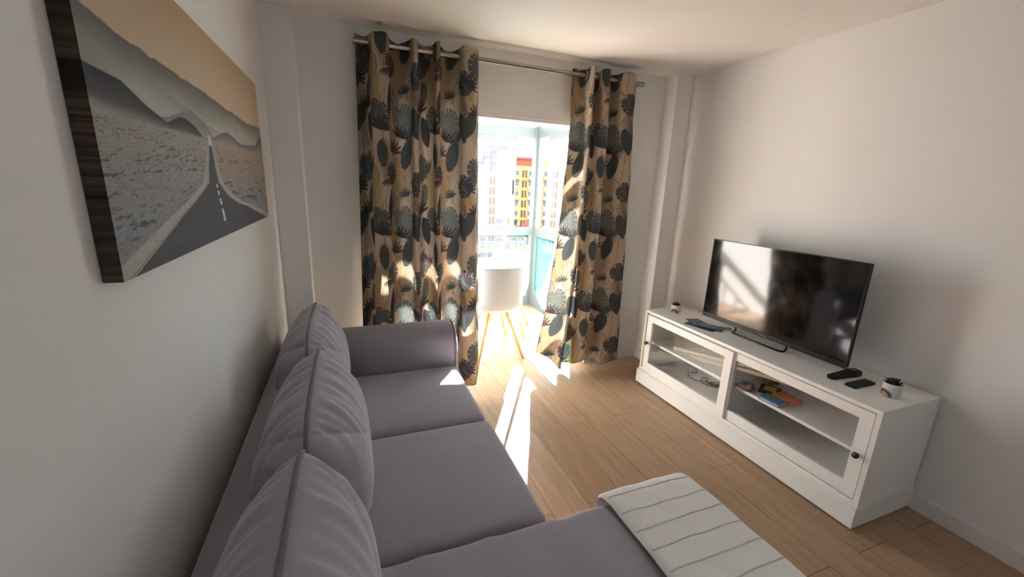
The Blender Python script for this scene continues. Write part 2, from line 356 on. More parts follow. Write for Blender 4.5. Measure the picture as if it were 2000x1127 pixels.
    for cx, cy, a, s, c in ((.10, .44, -.2, .085, ink), (.28, .575, .1, .09, sl), (.19, .16, -.9, .075, dk), (.42, .06, .2, .085, dk), (.60, .60, -.5, .075, teal), (.02, .27, .7, .075, sl), (.53, .33, -.3, .06, teal), (.48, .60, .3, .075, ink), (.30, .22, 2.8, .05, dk)):
        sprig(cx, cy, a, s, c)
    return img, TW, TH
TILE, TW, TH = leaf_tile()
def sample_tile(u, v):
    h, w_ = TILE.shape[:2]
    fu = (u/TW % 1)*w_-.5; fv = (v/TH % 1)*h-.5
    i0 = np.floor(fu).astype(int); j0 = np.floor(fv).astype(int); a = (fu-i0)[..., None]; b = (fv-j0)[..., None]
    g = lambda j, i: TILE[j % h, i % w_]
    return (g(j0, i0)*(1-a)+g(j0, i0+1)*a)*(1-b)+(g(j0+1, i0)*(1-a)+g(j0+1, i0+1)*a)*b

def smooth_path(ctrl, n):
    """Catmull-Rom through 2D points, resampled evenly by arc length; returns pts and normalised params of controls"""
    P = np.array(ctrl, float); P = np.vstack([2*P[0]-P[1], P, 2*P[-1]-P[-2]]); out = []; k = 60
    for i in range(1, len(P)-2):
        t = np.linspace(0, 1, k, endpoint=False)[:, None]
        p0, p1, p2, p3 = P[i-1], P[i], P[i+1], P[i+2]
        out.append(.5*((2*p1)+(-p0+p2)*t+(2*p0-5*p1+4*p2-p3)*t**2+(-p0+3*p1-3*p2+p3)*t**3))
    out = np.vstack(out+[P[-2][None]])
    d = np.r_[0, np.cumsum(np.hypot(*np.diff(out, axis=0).T))]; s = np.linspace(0, d[-1], n)
    return np.stack([np.interp(s, d, out[:, 0]), np.interp(s, d, out[:, 1])], 1), d[-1]
ROD_Y, ROD_Z = 1.955, 2.322
def curtain(name, label, top, mid, bot, hem, uoff, step=.0036):
    tl = smooth_path(top, 500)[1]; nu = int(tl/step); nv = int(2.28/step)
    T, L = smooth_path(top, nu); Mi, _ = smooth_path(mid, nu); Bo, _ = smooth_path(bot, nu)
    un = np.linspace(0, 1, nu); hz = np.interp(un, *zip(*hem))
    v = np.linspace(0, 1, nv)
    ztop = ROD_Z+.045+.006*np.sin(un*40)
    z = ztop[:, None]*(1-v)+hz[:, None]*v
    a = np.clip(v*2, 0, 1); b = np.clip(v*2-1, 0, 1)
    XY = np.empty((nu, nv, 2))
    for k in range(2):
        t0, t1, t2 = T[:, k:k+1], Mi[:, k:k+1], Bo[:, k:k+1]; vv = v[None]
        XY[..., k] = t0*(1-vv)*(1-2*vv)+t1*4*vv*(1-vv)+t2*vv*(2*vv-1)
    P = np.dstack([XY, z[..., None]])
    P[..., 1] += .004*np.sin(z*9+un[:, None]*23)+.003*np.sin(z*21+un[:, None]*51)
    cols = sample_tile(np.broadcast_to(un[:, None]*L+uoff, z.shape), (2.4-z))
    hemz = (z-hz[:, None]); edge = (hemz < .006) | (un[:, None] < .004) | (un[:, None] > .996)
    cols = np.where(edge[..., None], np.array(srgb(96, 84, 76)[:3]), cols)
    t = thing(name, label, 'curtain')
    gridmesh('fabric', P, M['curtain'], t, cols)
    # eyelets where the fabric crosses the rod
    for i in range(1, nu):
        if (T[i-1, 1]-ROD_Y)*(T[i, 1]-ROD_Y) <= 0:
            d = (T[i]-T[i-1]); d = Vector((d[0], d[1], 0)).normalized(); n = Vector((d.y, -d.x, 0)); c = Vector((T[i, 0], T[i, 1], ROD_Z))
            bm = bmesh.new(); tube(bm, [c+d*math.cos(q)*.024+Vector((0, 0, 1))*math.sin(q)*.024 for q in np.linspace(0, 2*PI, 20, endpoint=False)], .0055, 8, closed=True)
            obj('eyelet', bm, M['steel'], t, smooth=True)
    return t
def px2x(px): return -2.53+(px-695)*.003163
F_, K_ = 1.885, 2.025
topL = [(px2x(694), 1.965), (px2x(706), K_), (px2x(716), 1.99), (px2x(722), F_+.01), (px2x(738), F_-.01), (px2x(750), F_+.005), (px2x(757), 1.97), (px2x(775), K_), (px2x(792), 1.98),
        (px2x(797), F_), (px2x(806), F_), (px2x(810), 1.96), (px2x(824), K_), (px2x(837), 1.97), (px2x(841), F_), (px2x(849), F_), (px2x(853), 1.96), (px2x(873), K_), (px2x(891), 1.98), (px2x(897), F_), (px2x(912), F_-.01), (px2x(925), F_+.01), (px2x(932), 1.95), (px2x(940), K_)]
def shiftp(c, fx, cy, amp): return [(fx(x), cy+(y-1.955)*amp) for x, y in c]
midL = shiftp(topL, lambda x: -2.553+(x+2.53)*1.022, 1.895, .8)
botL = shiftp(topL, lambda x: -2.585+(x+2.53)*1.055, 1.79, .75)
hemL = [(0, .06), (.5, .08), (.82, .11), (.92, .10), (1, .20)]
curtain('curtain', 'wide beige curtain with dark leaf print hanging behind the sofa arm', topL, midL, botL, hemL, 0.0)
def pr2x(px): return -1.045+(px-1120)*.00447
topR = [(-1.065, 1.975), (-1.045, 2.0), (-.985, 1.99), (-.965, 1.93), (-.958, 1.87), (-.940, 1.87), (-.935, 1.95), (-.90, 2.02), (-.865, 1.98), (-.85, 1.90), (-.80, 1.885), (-.78, 1.94), (-.745, 2.02), (-.70, 1.97), (-.685, 1.90), (-.63, 1.88), (-.575, 1.89), (-.555, 1.95), (-.535, 2.0)]
midR = shiftp(topR, lambda x: -1.105+(x+1.065)*1.166, 1.93, .85)
botR = shiftp(topR, lambda x: -1.245+(x+1.065)*1.54, 1.94, .95)
hemR = [(0, .20), (.12, .12), (.25, .055), (.38, .06), (.52, .11), (.6, .12), (.66, .05), (.8, .06), (.92, .09), (1, .16)]
curtain('curtain', 'narrow leaf-printed curtain flared at its hem, near the television bench', topR, midR, botR, hemR, .41)
def rod():
    t = thing('curtain_rod', 'brushed steel curtain pole on brackets below the ceiling', 'curtain rod', (0, 0, 0))
    bm = bmesh.new(); tube(bm, [(-2.525, ROD_Y, ROD_Z), (-.50, ROD_Y, ROD_Z)], .0155, 20); obj('pole', bm, M['steel'], t, smooth=False)
    bm = bmesh.new(); tube(bm, [(-.50, ROD_Y, ROD_Z), (-.452, ROD_Y, ROD_Z)], .017, 20); obj('end_cap', bm, M['steel'], t)
    bm = bmesh.new(); tube(bm, [(-2.545, ROD_Y, ROD_Z), (-2.525, ROD_Y, ROD_Z)], .017, 20); obj('end_cap', bm, M['steel'], t)
    for x in (-2.48, -1.50, -.525):
        bm = bmesh.new(); tube(bm, [(x, ROD_Y+.012, ROD_Z+.0), (x, YW, ROD_Z)], .007, 10); box(bm, x-.02, x+.02, YW-.006, YW, ROD_Z-.02, ROD_Z+.02) if x != -1.5 else None
        if x != -1.5: obj('bracket', bm, M['steel'], t)
        else: bm.free()
rod()

# ------------------------------------------------------------------ wall switch on the window wall
t = thing('wall_switch', 'white square switch plate on the window wall beside the narrow curtain', 'switch', (-.372, YW, 1.03))
obj('plate', B((-.042, .042, -.009, 0, -.042, .042)), M['whitepl'], t, bevel=.002)
obj('rocker', B((-.028, .028, -.013, -.009, -.028, .028)), M['whitepl'], t, bevel=.0015)

# ------------------------------------------------------------------ picture
def picture():
    x1 = -3.0; y0, y1, z0, z1 = .006, 1.503, 1.331, 1.945
    ny, nz = 760, 320
    Y = np.linspace(y0, y1, ny)[:, None]*np.ones((1, nz)); Z = np.ones((ny, 1))*np.linspace(z0, z1, nz)[None]
    def fb(u0, v0, seed, oct_=4):
        out = np.zeros_like(Y); rs = np.random.RandomState(seed)
        for o in range(oct_):
            f = 2**o; g = rs.rand(64, 64); u = u0*f; v = v0*f; i = np.floor(u).astype(int); j = np.floor(v).astype(int); a = u-i; b = v-j; a = a*a*(3-2*a); b = b*b*(3-2*b)
            G = lambda i, j: g[i % 64, j % 64]
            out += ((G(i, j)*(1-a)+G(i+1, j)*a)*(1-b)+(G(i, j+1)*(1-a)+G(i+1, j+1)*a)*b)/f
        return out/1.9
    fbm = lambda sx, sz, seed, oct_=4: fb(Y*sx, Z*sz, seed, oct_)
    c = lambda r, g, b: np.array(srgb(r, g, b)[:3])
    img = np.empty((ny, nz, 3))
    tz = sm(1.74, 1.95, Z)[..., None]; img[:] = c(206, 184, 158)*(1-tz)+c(186, 160, 132)*tz
    mist = fbm(5, 16, 1)[..., None]
    def layer(top, bot, ctop, cbot, amp=.2, nn=None, soft=.004):
        al = sm(0, soft, top-Z)[..., None]; t = np.clip((top-Z)/(np.maximum(top-bot, 1e-3)), 0, 1)[..., None]
        colr = (ctop*(1-t)+cbot*t)*(1-amp+2*amp*(mist if nn is None else nn)); img[:] = img*(1-al)+colr*al
    jag = lambda a, f, sd: a*(fbm(f, .01, sd)-.5)
    cv = lambda xs, zs: np.interp(Y[:, 0], xs, zs)[:, None]
    layer(cv([0, .15, .31, .61, .89, 1.2, 1.5], [1.79, 1.775, 1.768, 1.767, 1.751, 1.742, 1.75])+jag(.014, 9, 2)+jag(.006, 45, 12), 1.67, c(112, 106, 106), c(182, 180, 168), .22)
    layer(cv([0, .2, .45, .6, .75, 1.0, 1.5], [1.745, 1.725, 1.695, 1.675, 1.66, 1.65, 1.64])+jag(.008, 14, 3), 1.64, c(150, 148, 144), c(192, 188, 176), .18)
    layer(cv([0, .35, .45, .52, .60, .66, .72, 1.5], [1.60, 1.655, 1.682, 1.690, 1.676, 1.655, 1.63, 1.6])+jag(.006, 30, 21), 1.63, c(134, 132, 132), c(164, 160, 154), .15)
    layer(cv([0, .62, .70, .80, .86, .95, 1.06, 1.2, 1.35, 1.44, 1.5], [1.6, 1.62, 1.64, 1.662, 1.672, 1.662, 1.645, 1.65, 1.66, 1.70, 1.71])+jag(.006, 30, 22), 1.62, c(110, 108, 110), c(158, 152, 146), .2)
    layer(cv([0, .13, .23, .33, .385, .42, .46, .53, .60, 1.5], [1.695, 1.690, 1.660, 1.640, 1.655, 1.664, 1.664, 1.652, 1.625, 1.60]), 1.615, c(62, 64, 70), c(116, 114, 116), .12)
    dist = np.clip(1.66-Z, .008, 1)                     # depth below the horizon: detail grows towards the viewer
    uu, vv = (Y-.65)/dist*1.5, np.log(dist)*9
    scrub = fb(uu*3, vv*2.4, 5, 4); fine = fb(uu*11, vv*8, 6, 3); band = fb(uu*.6, vv*1.6, 8, 3)
    nn = (.35*scrub+.35*fine+.3*band)[..., None]
    layer(cv([0, .2, .54, .65, 1.5], [1.632, 1.628, 1.632, 1.634, 1.632]), 1.36, c(176, 170, 162), c(146, 150, 158), .85, nn, .010)
    low = Z < 1.628
    dk = sm(.50, .66, .45*scrub+.35*fine+.35*band-.06)*low*sm(1.36, 1.42, Z); img *= (1-.72*dk)[..., None]
    mb = (sm(1.60, 1.622, Z)*sm(1.645, 1.622, Z)*sm(.75, .2, Y))[..., None] if False else (np.exp(-((Z-1.622-.02*(.4-Y))/.011)**2)*np.clip(1-Y/.6, 0, 1))[..., None]
    img = img*(1-.6*mb)+c(178, 176, 168)*.6*mb
    wm = (sm(.45, .9, Y)*low*sm(1.40, 1.55, Z))[..., None]; img = img*(1-wm)+img*np.array([1.12, .97, .84])*wm
    # the road
    VZ = 1.640; s = np.clip(VZ-Z, 1e-4, 1)
    dz = [0, .04, .10, .14, .185, .215, .235, .309]
    Le = np.interp(s, dz, [.645, .625, .592, .575, .44, .33, .27, .03]); Re = np.interp(s, dz, [.655, .668, .682, .700, .80, .93, 1.08, 1.46])
    def blend(al, col):
        img[:] = img*(1-al[..., None])+col*al[..., None]
    vg = fine[..., None]
    off = (s*.9)**1.6
    blend(sm(-.006, .006, Y-(Le-off-.004))*sm(-.006, .006, (Re+off*.9+.004)-Y)*(Z < VZ)*.9, c(186, 181, 174)*(.80+.4*vg))
    onroad = sm(-.003, .003, Y-Le)*sm(-.003, .003, Re-Y)
    blend(onroad*(Z < VZ-.03), c(92, 92, 96)*(.80+.4*(.5*vg+.5*band[..., None]))); blend(onroad*(Z >= VZ-.03)*(Z < VZ), c(206, 202, 194))
    e = .004+.028*s
    for bnd in (Le+e, Re-e): blend(sm(e*.45, e*.25, np.abs(Y-bnd))*(Z < VZ-.03) if False else (np.abs(Y-bnd) < e*.33)*(Z < VZ-.03)*.9, c(218, 216, 208))
    ctr = np.interp(s, [.12, .16, .22, .28], [.655, .667, .693, .712]); wd = .0035+.03*s
    for a, b in ((.145, .155), (.163, .178), (.188, .208), (.222, .262)): blend(((s > a) & (s < b) & (np.abs(Y-ctr) < wd))*.95, c(222, 220, 216))
    t = thing('canvas_picture', 'wide canvas print of a road into misty mountains on the left wall', 'picture', (0, 0, 0))
    x1, ay, by, az, bz = -2.99, .974, -.0238, .974, .0397
    P = np.dstack([np.full_like(Y, x1), Y*ay+by, Z*az+bz]); Y0, Y1 = y0, y1; y0, y1, z0, z1 = y0*ay+by, y1*ay+by, z0*az+bz, z1*az+bz; gridmesh('canvas_front', P, M['canvas'], t, img*.98, smooth=False)
    # printed side wrap (bark-dark edge) and frame body
    for nm, ya in (('canvas_edge', y0), ('canvas_edge', y1)):
        na = 12; X = np.linspace(XL+.001, x1, na)[:, None]*np.ones((1, nz)); Zs = np.ones((na, 1))*np.linspace(z0, z1, nz)[None]
        band = (img[0 if ya == y0 else -1])[None]*np.ones((na, 1, 1)); rs = np.random.RandomState(3).rand(nz); rs = (rs+np.roll(rs, 1)+np.roll(rs, 2))/3
        darkf = .08+.26*rs[None, :, None]; band = band*darkf*np.array([1.0, .72, .58]); P = np.dstack([X, np.full_like(X, ya), Zs]); gridmesh(nm, P, M['canvas'], t, band, smooth=False)
    bar = mat('pine_bar', (.28, .20, .13, 1), .7)
    obj('stretcher', B((XL+.002, x1-.001, y0+.002, y1-.002, z0+.001, z1-.001)), bar, t)
picture()

# ------------------------------------------------------------------ sofa
def pillow(name, parent, c, hw, hh, ht, p=3.2, wr=.0062, tilt=0, seed=0, lean=0, plump=1.):
    """knife-edge cushion standing in the y-z plane; c centre, hw half width (y), hh half height (z), ht half thickness (x)"""
    n = 110; s = np.linspace(-1, 1, n); s = np.sin(s*PI/2)*.35+s*.65
    A, Bv = np.meshgrid(s, s, indexing='ij')
    rr = (np.abs(A)**p+np.abs(Bv)**p)**(1/p)
    # square -> slightly rounded rectangle
    k = np.maximum(np.abs(A), np.abs(Bv))/np.maximum((np.abs(A)**4.6+np.abs(Bv)**4.6)**(1/4.6), 1e-6)
    y = A*hw*k; z = Bv*hh*k
    ea = np.clip(1-np.abs(A), 0, 1); eb = np.clip(1-np.abs(Bv), 0, 1)
    th = (1-np.abs(A)**5.0)**.55*(1-np.abs(Bv)**2.4)**.60
    out = []
    rs = np.random.RandomState(seed); ph = rs.rand(6)*6
    for sgn in (1, -1):
        wv = np.zeros_like(A)
        for q, fr in enumerate((15, 27, 43)):
            wv += np.sin(A*fr+ph[q]+1.5*np.sin(Bv*3+ph[q])+sgn)*np.exp(-eb/.30)/(1+q*.2)
            wv += .7*np.sin(Bv*fr*.8+ph[q+3]+sgn*2+1.2*np.sin(A*4))*np.exp(-ea/.20)/(1+q*.5)
        damp = np.clip(np.minimum(ea, eb)*14, 0, 1)
        sag = 1+.18*(-Bv)      # heavier low down
        x = sgn*ht*th*sag+sgn*wr*wv*damp
        out.append(np.dstack([x, y, z]))
    Fp = out[0]; Bp = out[1][::-1]
    def place(P):
        Q = P.copy(); ct, st = math.cos(lean), math.sin(lean)
        X, Z = P[..., 0], P[..., 2]; Q[..., 0] = X*ct+Z*st+c[0]; Q[..., 2] = -X*st+Z*ct+c[2]; Q[..., 1] = P[..., 1]+c[1]; return Q
    bm = bmesh.new()
    def addg(P):
        nu, nv = P.shape[:2]; V = [[bm.verts.new(P[i, j]) for j in range(nv)] for i in range(nu)]
        for i in range(nu-1):
            for j in range(nv-1): bm.faces.new((V[i][j], V[i+1][j], V[i+1][j+1], V[i][j+1]))
    addg(place(Fp)); addg(place(Bp))
    bmesh.ops.remove_doubles(bm, verts=bm.verts, dist=.0004)
    o = obj(name, bm, M['velvet'], parent, smooth=True)
    G = place(Fp); loop = [G[i, 0] for i in range(0, n-1, 2)]+[G[n-1, j] for j in range(0, n-1, 2)]+[G[i, n-1] for i in range(n-1, 0, -2)]+[G[0, j] for j in range(n-1, 0, -2)]
    bm = bmesh.new(); tube(bm, loop, .0065, 8, closed=True); obj('piping', bm, M['velvetd'], o, smooth=True)
    return o
def slab(name, parent, x0, x1, y0, y1, z0, z1, crown=.02, rad=.045, seed=0, wr=.0, n=(60, 60), m=None):
    """soft box: superellipse rounded block with a crowned top"""
    bm = bmesh.new(); nx, ny, nz_ = n[0], n[1], 8
    cx, cy, cz = (x0+x1)/2, (y0+y1)/2, (z0+z1)/2; hx, hy, hz = (x1-x0)/2, (y1-y0)/2, (z1-z0)/2
    bmesh.ops.create_cube(bm, size=2)
    bmesh.ops.subdivide_edges(bm, edges=bm.edges, cuts=39, use_grid_fill=True)
    rs = random.Random(seed); p1, p2 = rs.random()*6, rs.random()*6
    for v in bm.verts:
        p = v.co; q = Vector((p.x*hx, p.y*hy, p.z*hz))
        # spread vertices to the edges: rounded box by clamping to an inner box
        q.x = math.copysign(hx*(1-(1-abs(p.x))**1.6), p.x); q.y = math.copysign(hy*(1-(1-abs(p.y))**1.6), p.y); q.z = math.copysign(hz*(1-(1-abs(p.z))**1.3), p.z)
        ix, iy, iz = max(hx-rad, 0), max(hy-rad, 0), max(hz-rad, 0)
        inner = Vector((max(-ix, min(ix, q.x)), max(-iy, min(iy, q.y)), max(-iz, min(iz, q.z))))
        d = q-inner
        if d.length > 1e-6:
            l = max(abs(d.x), abs(d.y), abs(d.z)); d = d.normalized()*l if (abs(d.x) > 1e-7)+(abs(d.y) > 1e-7)+(abs(d.z) > 1e-7) > 1 else d
        q = inner+d
        if q.z > 0:
            cr = (1-(q.x/hx)**4)*(1-(q.y/hy)**4); q.z += crown*cr*q.z/hz
            if wr:
                q.z += wr*(math.sin((q.x*1.0+q.y*.25)*34+p1+2*math.sin(q.y*5+p2))+.6*math.sin(q.x*61+q.y*9+p2))*max(0, 1-abs(q.y-hy*.7)/(hy*1.1))*(q.z/hz)
        v.co = Vector((cx, cy, cz))+q
    return obj(name, bm, m or M['velvet'], parent, smooth=True)
def sofa():
    t = thing('corner_sofa', 'grey velvet three-seat sofa with chaise along the left wall', 'sofa', (0, 0, 0))
    YE = -1.0
    slab('base', t, -2.97, -2.09, YE, 1.60, .06, .30, 0, .03)
    slab('chaise_base', t, -2.60, -1.50, YE, .075, .06, .30, 0, .03)
    slab('backrest', t, -2.985, -2.855, YE, 1.615, .06, .70, 0, .045)
    # rolled arm: profile in y-z swept along x, front face capped
    prof = []
    for k in range(25):
        a = PI*k/24; prof.append((1.495+.125*math.cos(a), .575+.125*math.sin(a)))
    prof = [(1.615, .06)]+prof+[(1.375, .06)]
    bm = bmesh.new(); rings = []
    xs = [(-2.90, 0), (-2.085, 0), (-2.06, .006), (-2.047, .02), (-2.043, .036)]
    for x, ins in xs:
        rg = []
        for (y, z) in prof:
            dy = 1.495-y; dz = .45-z; l = math.hypot(dy, dz); rg.append(bm.verts.new((x, y+dy/l*ins, z+dz/l*ins)))
        rings.append(rg)
    for A, Bq in zip(rings, rings[1:]):
        for k in range(len(prof)-1): bm.faces.new((A[k], A[k+1], Bq[k+1], Bq[k]))
        bm.faces.new((A[-1], A[0], Bq[0], Bq[-1]))
    bm.faces.new(rings[0]); bm.faces.new(rings[-1][::-1])
    arm = obj('armrest', bm, M['velvet'], t, smooth=True)
    bm = bmesh.new(); tube(bm, [(-2.062, y+ (1.495-y)*.02, z+(.45-z)*.02) for y, z in prof], .005, 8); obj('piping', bm, M['velvetd'], arm, smooth=True)
    slab('seat_cushion', t, -2.87, -2.055, .755, 1.375, .29, .455, .018, .035, 1)
    slab('seat_cushion', t, -2.87, -2.045, .105, .745, .29, .455, .018, .035, 2)
    slab('chaise_cushion', t, -2.87, -1.462, YE, .093, .29, .475, .022, .045, 3, wr=.0045)
    pillow('back_cushion', t, (-2.805, 1.075, .675), .325, .25, .150, seed=1, lean=.02)
    pillow('back_cushion', t, (-2.755, .425, .672), .335, .25, .165, seed=2, lean=.02)
    pillow('back_cushion', t, (-2.757, -.265, .680), .352, .262, .165, seed=3, lean=.04)
    for x, y in ((-2.92, 1.55), (-2.14, 1.55), (-2.92, YE+.05), (-1.56, YE+.05), (-1.56, .02)):
        bm = bmesh.new(); lathe(bm, [(.018, 0), (.024, .065)], 14, (x, y, 0)); obj('leg', bm, M['blackm'], t)
sofa()
def throw():
    t = thing('folded_throw', 'folded white cotton throw with stitched pleats lying across the chaise end', 'throw', (0, 0, 0))
    x0, x1 = -1.862, -1.495; N_, Mx = 220, 40
    # profile along y: hanging lip at +y, then across the top
    ys = []; zs = []
    top = .500
    pts = [(.104, .437), (.108, .452), (.107, .468), (.098, .484), (.07, .499), (.0, .508), (-.3, .513), (-.6, .512), (-.985, .498)]
    sp, L = smooth_path(pts, N_); 
    X = np.linspace(0, 1, Mx)
    def surf(off):
        P = np.zeros((N_, Mx, 3)); d = np.gradient(sp, axis=0); nn = np.stack([-d[:, 1], d[:, 0]], 1); nn /= np.linalg.norm(nn, axis=1)[:, None]; nn *= -1
        for j, xx in enumerate(X):
            rd = off*math.sqrt(max(0, 1-abs(2*xx-1)**12))
            q = sp+nn*rd*-1*np.array([-1, -1])*(1)
            P[:, j, 0] = x0+(x1-x0)*xx+.0025*np.sin(sp[:, 0]*9+1); P[:, j, 1] = q[:, 0]; P[:, j, 2] = q[:, 1]+.0015*np.sin(xx*17+sp[:, 0]*30)
        return P
    s_len = np.r_[0, np.cumsum(np.hypot(*np.diff(sp, axis=0).T))]
    Pt = surf(.012)
    Pb = surf(0.0)
    full = np.concatenate([Pt, Pb[:, ::-1]], axis=1); full = np.concatenate([full, full[:, :1]], axis=1)
    gridmesh('cloth', full, M['throw'], t)
    # stitched pleats: thin raised tucks across the cloth
    for k in range(14):
        yk = .052-k*.073
        i = int(np.argmin(np.abs(sp[:, 0]-yk)+(sp[:, 1] < .49)*1))
        bm = bmesh.new(); pts = [Vector(Pt[i, j])+Vector((0, .0007*math.sin(j*.33+k)+.0012*math.sin(j*.11+k*2), -.0006)) for j in range(1, Mx-1)]
        tube(bm, pts, .0030, 6); obj('pleat', bm, M['throwd'], t, smooth=True)
throw()

# ------------------------------------------------------------------ television bench
def bench():
    t = thing('television_bench', 'long white media bench with two sliding glass doors against the right wall', 'tv bench', (0, 0, 0))
    xf, xb = -.47, -.015; L = 1.6
    obj('top_panel', B((xf, xb, 0, L, .600, .62)), M['white'], t, bevel=.002)
    obj('side_panel', B((xf, xb, 0, .022, .12, .600)), M['white'], t, bevel=.001)
    obj('side_panel', B((xf, xb, L-.022, L, .12, .600)), M['white'], t, bevel=.001)
    obj('bottom_panel', B((xf+.0, xb, .022, L-.022, .12, .142)), M['white'], t)
    obj('back_panel', B((xb-.006, xb, .022, L-.022, .142, .600)), M['white'], t)
    obj('divider', B((xf+.03, xb-.006, L/2-.009, L/2+.009, .142, .600)), M['white'], t)
    obj('shelf', B((xf+.055, xb-.01, .022, L/2-.009, .345, .363)), M['white'], t)
    obj('shelf', B((xf+.055, xb-.01, L/2+.009, L-.022, .345, .363)), M['white'], t)
    bm = B((-.487, xf+.01, -.006, L+.006, .012, .118), (xf+.01, xb, -.006, .016, .012, .118), (xf+.01, xb, L-.016, L+.006, .012, .118)); 
    obj('plinth', bm, M['white'], t)
    obj('plinth_lip', B((-.481, xf, -.003, L+.003, .118, .126)), M['white'], t, bevel=.002)
    obj('door_rail', B((xf+.024, xf+.045, .022, L-.022, .142, .150), (xf+.024, xf+.045, .022, L-.022, .585, .600)), M['white'], t)
    for x, y in ((-.45, .06), (-.45, .8), (-.45, 1.54), (-.06, .06), (-.06, 1.54)):
        obj('foot', B((x-.02, x+.02, y-.02, y+.02, 0, .013)), M['whitepl'], t)
    def door(y0, y1, x0, knob_y):
        z0, z1 = .147, .594; fw = .056; x1 = x0+.018
        d = obj('door', B((x0, x1, y0, y0+fw, z0, z1), (x0, x1, y1-fw, y1, z0, z1), (x0, x1, y0+fw, y1-fw, z0, z0+.065), (x0, x1, y0+fw, y1-fw, z1-.048, z1)), M['white'], t)
        obj('glass_pane', B((x0+.007, x0+.011, y0+fw-.003, y1-fw+.003, z0+.062, z1-.045)), M['glass'], d)
        bm = bmesh.new(); tube(bm, [(x0, knob_y, .372), (x0-.012, knob_y, .372)], .006, 12)
        lathe(bm, [(.004, 0), (.013, .004), (.016, .010), (.013, .016), (.004, .018)], 16)
        for v in list(bm.verts)[-80:]: v.co = Vector((x0-.010-v.co.z, knob_y+v.co.x, .372+v.co.y))
        obj('knob', bm, M['brass'], d, smooth=True)
    door(.765, 1.548, xf-.015, 1.52)         # far door, front track, pulled a little towards us
    door(.027, .812, xf+.0045, .053)         # near door, rear track
bench()
def tv():
    t = thing('television', 'flat black television standing on the white bench', 'television', (-.25, .772, .62))
    hw = .478; z0, z1 = .048, .605
    obj('rear_shell', B((.006, .03, -hw+.004, hw-.004, z0+.004, z1-.004)), M['blackm'], t, bevel=.004)
    obj('electronics_housing', B((.03, .075, -.30, .30, z0+.01, z0+.30)), M['blackm'], t, bevel=.01)
    obj('bezel', B((-.004, .006, -hw, -hw+.006, z0, z1), (-.004, .006, hw-.006, hw, z0, z1), (-.004, .006, -hw, hw, z1-.006, z1), (-.006, .006, -hw, hw, z0, z0+.030)), M['black'], t)
    obj('screen', B((-.001, .006, -hw+.006, hw-.006, z0+.03, z1-.006)), M['screen'], t)
    cu = bpy.data.curves.new('logo', 'FONT'); cu.body = 'Hisense'; cu.size = .017; cu.align_x = 'CENTER'; cu.extrude = .0004
    to = bpy.data.objects.new('tmp', cu); C.objects.link(to); bpy.context.view_layer.update()
    me = bpy.data.meshes.new_from_object(to.evaluated_get(bpy.context.evaluated_depsgraph_get())); bpy.data.objects.remove(to)
    lo = finish('brand_lettering', me, M['grey_btn'], t); lo.rotation_euler = (PI/2, 0, -PI/2); lo.location = (-.0068, 0, z0+.008)
    # loop foot: a bent rod, front bar just ahead of the screen, arms running back under it
    bm = bmesh.new(); r = .006; yo = .041; hy = .178
    arm = [(.035, z0+.012), (.032, .03), (.045, .010), (.10, r), (.06, r), (.01, r)]
    side = [(.034, hy, z0+.010), (.032, hy, .024), (.026, hy, .010), (.014, hy, r), (.003, hy-.003, r), (-.006, hy-.010, r), (-.010, hy-.024, r)]
    pts = [(a, b+yo, c) for a, b, c in side]+[(a, -b+yo, c) for a, b, c in side[::-1]]
    tube(bm, pts, r, 10); obj('loop_stand', bm, M['black'], t, smooth=True)
tv()
